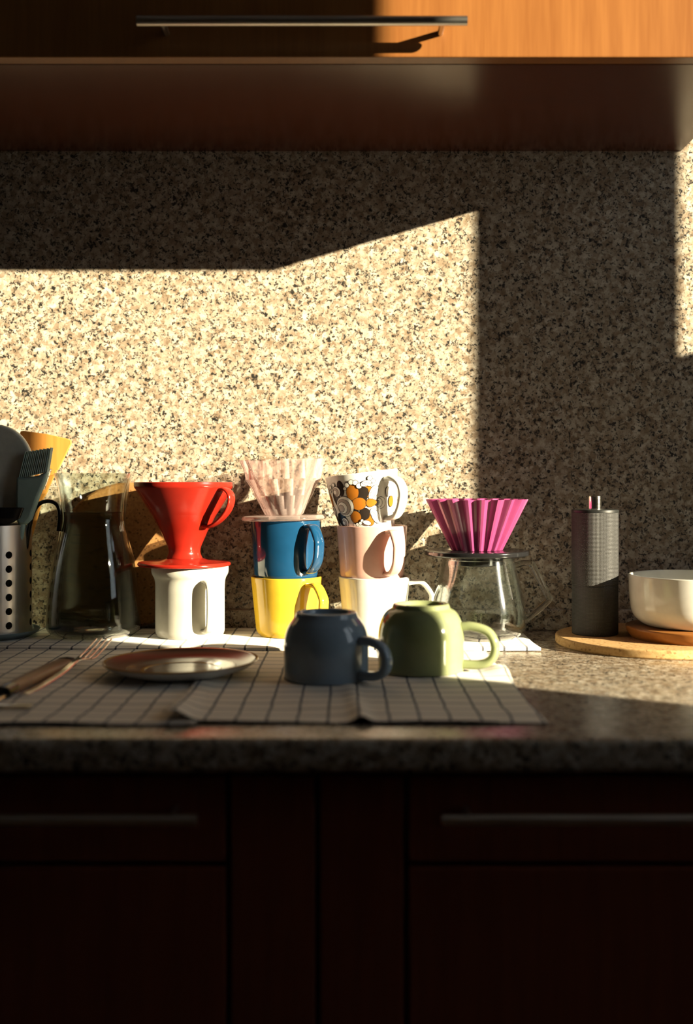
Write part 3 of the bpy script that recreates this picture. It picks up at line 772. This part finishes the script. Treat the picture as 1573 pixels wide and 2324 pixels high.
rod(br, 'handle', q(50, 1186), Vector((sx(2, yy), yy + .004, zin)), .0045, M['teal_silicone'])
# dark curved ladle hooking over the holder's rim
yy = 1.318
ld = thing('black_ladle', Vector((sx(40, yy), yy, zin)), 'dark plastic ladle with a hooked handle, behind the brush', 'ladle', 'kitchen utensils')
pth = catmull([Vector((sx(30, yy), yy, zin)), P3(52, 1300, yy), P3(66, 1195, yy), P3(82, 1150, yy), P3(108, 1137, yy), P3(130, 1146, yy), P3(136, 1172, yy), P3(133, 1205, yy)], 7)
V, Fc = sweep_geo(pth, Vector((0, 1, 0)), .010, .0050, 12, 2.6)
fix_normals(mesh('handle', [v - ld.location for v in V], Fc, M['black_plastic'], ld, True, 50))
# dark shallow spoon lying across the mouth of the holder
ls = thing('serving_spoon', Vector((xh, 1.297, ZC + TZ + HH)), 'dark serving spoon lying low across the holder mouth', 'spoon', 'kitchen utensils')
bw = lathe('bowl', [(0, -.012), (.020, -.010), (.036, -.002), (.042, .010), (.0405, .0105), (.034, 0), (.018, -.0075), (0, -.0095)], M['black_plastic'], ls, 48)
bw.location = (0.022, -.008, .014); bw.scale = (.80, .20, 1.0)
sh = Vector((.022, -.006, .006)); V, Fc = sweep_geo([sh, Vector((.020, -.002, -.05)), Vector((.014, .004, -.125))], Vector((0, 1, 0)), .008, .005, 10, 2.2)
fix_normals(mesh('handle', V, Fc, M['black_plastic'], ls, True, 50))

# ------------------------------------------------------------------ right side: cork board, grinder, coaster, bowl
cb = thing('cork_board', (0.366, 1.298, ZC), 'large round pale cork mat under the grinder and bowl', 'mat')
rc = 0.117
lathe('disc', [(0, 0), (rc - .002, 0), (rc, .0015, .001), (rc, .0092, .0015), (rc - .0015, .0105, .001), (0, .0105)], M['cork'], cb, 128)
YG_ = 1.313
gr = thing('hand_grinder', ((1350 - 786) * YG_ / F, YG_, ZC + .0105), 'black knurled hand coffee grinder with a steel top shaft', 'grinder')
hg = sz(1156, YG_) - .0105
lathe('body', [(0, 0), (.0262, 0), (.0272, .001), (.0272, .058), (.0268, .0584), (.0268, .0592), (.0276, .0596), (.0276, hg - .004), (.0270, hg - .0035), (0, hg - .0035)], M['knurl'], gr, 96)
lathe('lid', [(0, hg - .0036), (.0278, hg - .0036), (.0278, hg - .0008, .0006), (.0272, hg, .0005), (.0125, hg + .0006), (.0085, hg + .0010), (0, hg + .0010)], M['black_metal'], gr, 96)
lathe('shaft', [(0, hg + .0005), (.0082, hg + .0005), (.0082, hg + .0155, .0006), (.0074, hg + .0166, .0005), (0, hg + .0166)], M['steel_bright'], gr, 48)
co = thing('wooden_coaster', (0.405, 1.280, ZC + .0105), 'thick brown wooden coaster on the cork mat under the bowl', 'coaster')
rr = 0.0775
lathe('disc', [(0, 0), (rr - .007, 0), (rr - .003, .004, .003), (rr, .0125, .002), (rr - .0012, .0138, .001), (0, .0138)], M['coaster'], co, 96)
bo_ = thing('white_bowl', (0.4055, 1.280, ZC + .0105 + .0138), 'white porcelain bowl on the wooden coaster at the right', 'bowl')
hb_ = sz(1304, 1.280) - .0105 - .0138
rb = 0.0738
lathe('body', [(0, .0015), (.042, .0015), (.043, 0), (.047, 0), (rb - .016, .0012, .008), (rb - .0035, .0115, .012), (rb - .0002, .030, .012), (rb + .0004, hb_, .0012), (rb - .0028, hb_, .0012), (rb - .0034, .030, .012), (rb - .0070, .0150, .010), (rb - .019, .0055, .008), (0, .0050)], M['white'], bo_, 96)

# ------------------------------------------------------------------ saucer and cutlery
YP = 1.085
sa = thing('saucer', (sx(411, YP), YP, ZC + .0028), 'shallow white saucer with a brown gold rim on the towel', 'plate')
sa.rotation_euler = (0, math.radians(-0.8), 0)
zp = .0136
rp = 0.0762
lathe('dish', [(0, .0010), (.036, .0010), (.037, 0), (.047, 0), (.0500, .0012, .002), (.0640, zp * .36, .010), (.0725, zp * .72, .006), (rp - .0004, zp - .0008), (rp - .0010, zp + .0004), (.0640, zp * .52, .010), (.0500, .0054, .006), (.040, .0042), (0, .0040)], M['plate_white'], sa, 120)
lathe('rim_band', [(rp - .0012, zp - .0012), (rp + .0002, zp - .0004, .0003), (rp - .0002, zp + .0009, .0003), (rp - .0030, zp + .0001), (rp - .0012, zp - .0012)], M['glaze_gold'], sa, 120)
lathe('glaze_band', [(rp - .0026, zp - .0006), (rp - .0028, zp + .0001), (.0640, zp * .52 + .0010), (.0540, .0066), (.0540, .0054), (.0640, zp * .52 - .0006), (rp - .0026, zp - .0006)], M['glaze_brown'], sa, 120)
lathe('well', [(0, .0038), (0, .0046), (.0400, .0048), (.0500, .0060), (.0545, .0066), (.0545, .0056), (.0500, .0048), (.0400, .0038), (0, .0038)], M['plate_tan'], sa, 96)
lathe('inner_ring', [(.0360, .0046), (.0364, .0053), (.0396, .0054), (.0400, .0048), (.0360, .0046)], M['glaze_gold'], sa, 96)

def ground_frame(a, b):
    d_ = (b - a); d_.z = 0; d_.normalize(); return d_, Vector((-d_.y, d_.x, 0))
# fork: handle end towards the camera, tines raised and pointing at the wall
A, B = Vector((-.287, .972, 0)), Vector((-.259, 1.172, 0))
fk = thing('fork', (A.x, A.y, ZC + .0030), 'steel fork with tines towards the wall, beside the saucer', 'fork', 'cutlery on the towel')
d_, n_ = ground_frame(A, B); Lf = (B - A).length
def along(s, z, o=0): return d_ * s + n_ * o + Vector((0, 0, z))
pth = catmull([along(0, .0014), along(.04, .0022), along(.09, .0060), along(.118, .0105), along(.135, .0105), along(.146, .0095)], 6)
V, Fc = sweep_geo(pth, n_, lambda u: .0105 - .0055 * min(1, u * 1.25) + (.014 * max(0, (u - .8) / .2)), .0022, 10, 2.4)
fix_normals(mesh('handle', V, Fc, M['steel_bright'], fk, True, 50))
for k in range(4):
    o_ = (k - 1.5) * .0058
    pth = catmull([along(.1445, .0096, o_ * .85), along(.155, .0100, o_), along(.178, .0150, o_), along(Lf, .0215, o_ * .96)], 6)
    V, Fc = sweep_geo(pth, n_, lambda u: .0030 - .0012 * u, .0017, 8, 2.2)
    fix_normals(mesh('tine', V, Fc, M['steel_bright'], fk, True, 50))
# knife: wooden handle pointing at the wall
A, B = Vector((-.300, .965, 0)), Vector((-.2845, 1.105, 0))
kn = thing('table_knife', (A.x, A.y, ZC + .0030), 'knife with a brown wooden handle lying left of the fork', 'knife', 'cutlery on the towel')
d_, n_ = ground_frame(A, B); Lk = (B - A).length
pth = catmull([along(.012, .0058), along(.05, .0066), along(.10, .0068), along(Lk, .0064)], 6)
V, Fc = sweep_geo(pth, n_, lambda u: .0140 + .0050 * u, .0105, 12, 2.8)
fix_normals(mesh('handle', V, Fc, M['knife_wood'], kn, True, 50))
V, Fc = sweep_geo([along(Lk - .001, .0064), along(Lk + .004, .0064), along(Lk + .009, .0062)], n_, .0195, .0110, 12, 2.8)
fix_normals(mesh('end_cap', V, Fc, M['black_plastic'], kn, True, 50))
V, Fc = sweep_geo([along(.013, .0058), along(.004, .0056), along(-.006, .0052)], n_, .0150, .0108, 12, 2.8)
fix_normals(mesh('bolster', V, Fc, M['black_plastic'], kn, True, 50))
V, Fc = sweep_geo([along(-.005, .0050), along(-.05, .0030), along(-.075, .0018), along(-.092, .0010)], n_, lambda u: .0150 - .010 * u * u, .0014, 8, 2.2)
fix_normals(mesh('blade', V, Fc, M['steel_bright'], kn, True, 50))
# spoon lying nearer the camera, bowl to the left
A, B = Vector((-.262, .915, 0)), Vector((-.430, .905, 0))
spn = thing('spoon', (A.x, A.y, ZC + .0034), 'steel spoon nearest the worktop edge at the far left', 'spoon', 'cutlery on the towel')
d_, n_ = ground_frame(A, B)
pth = catmull([along(0, .0024), along(.03, .0030), along(.08, .0056), along(.115, .0040)], 6)
V, Fc = sweep_geo(pth, n_, lambda u: .0115 - .0065 * u, .0026, 10, 2.4)
fix_normals(mesh('handle', V, Fc, M['steel_bright'], spn, True, 50))
bw = lathe('bowl', [(0, 0), (.010, .0008), (.017, .0036), (.020, .0078), (.0192, .0080), (.016, .0044), (.009, .0018), (0, .0010)], M['steel_bright'], spn, 40)
bw.location = along(.138, -.0004); bw.scale = (1.35, .95, 1); bw.rotation_euler = (0, 0, math.atan2(d_.y, d_.x))
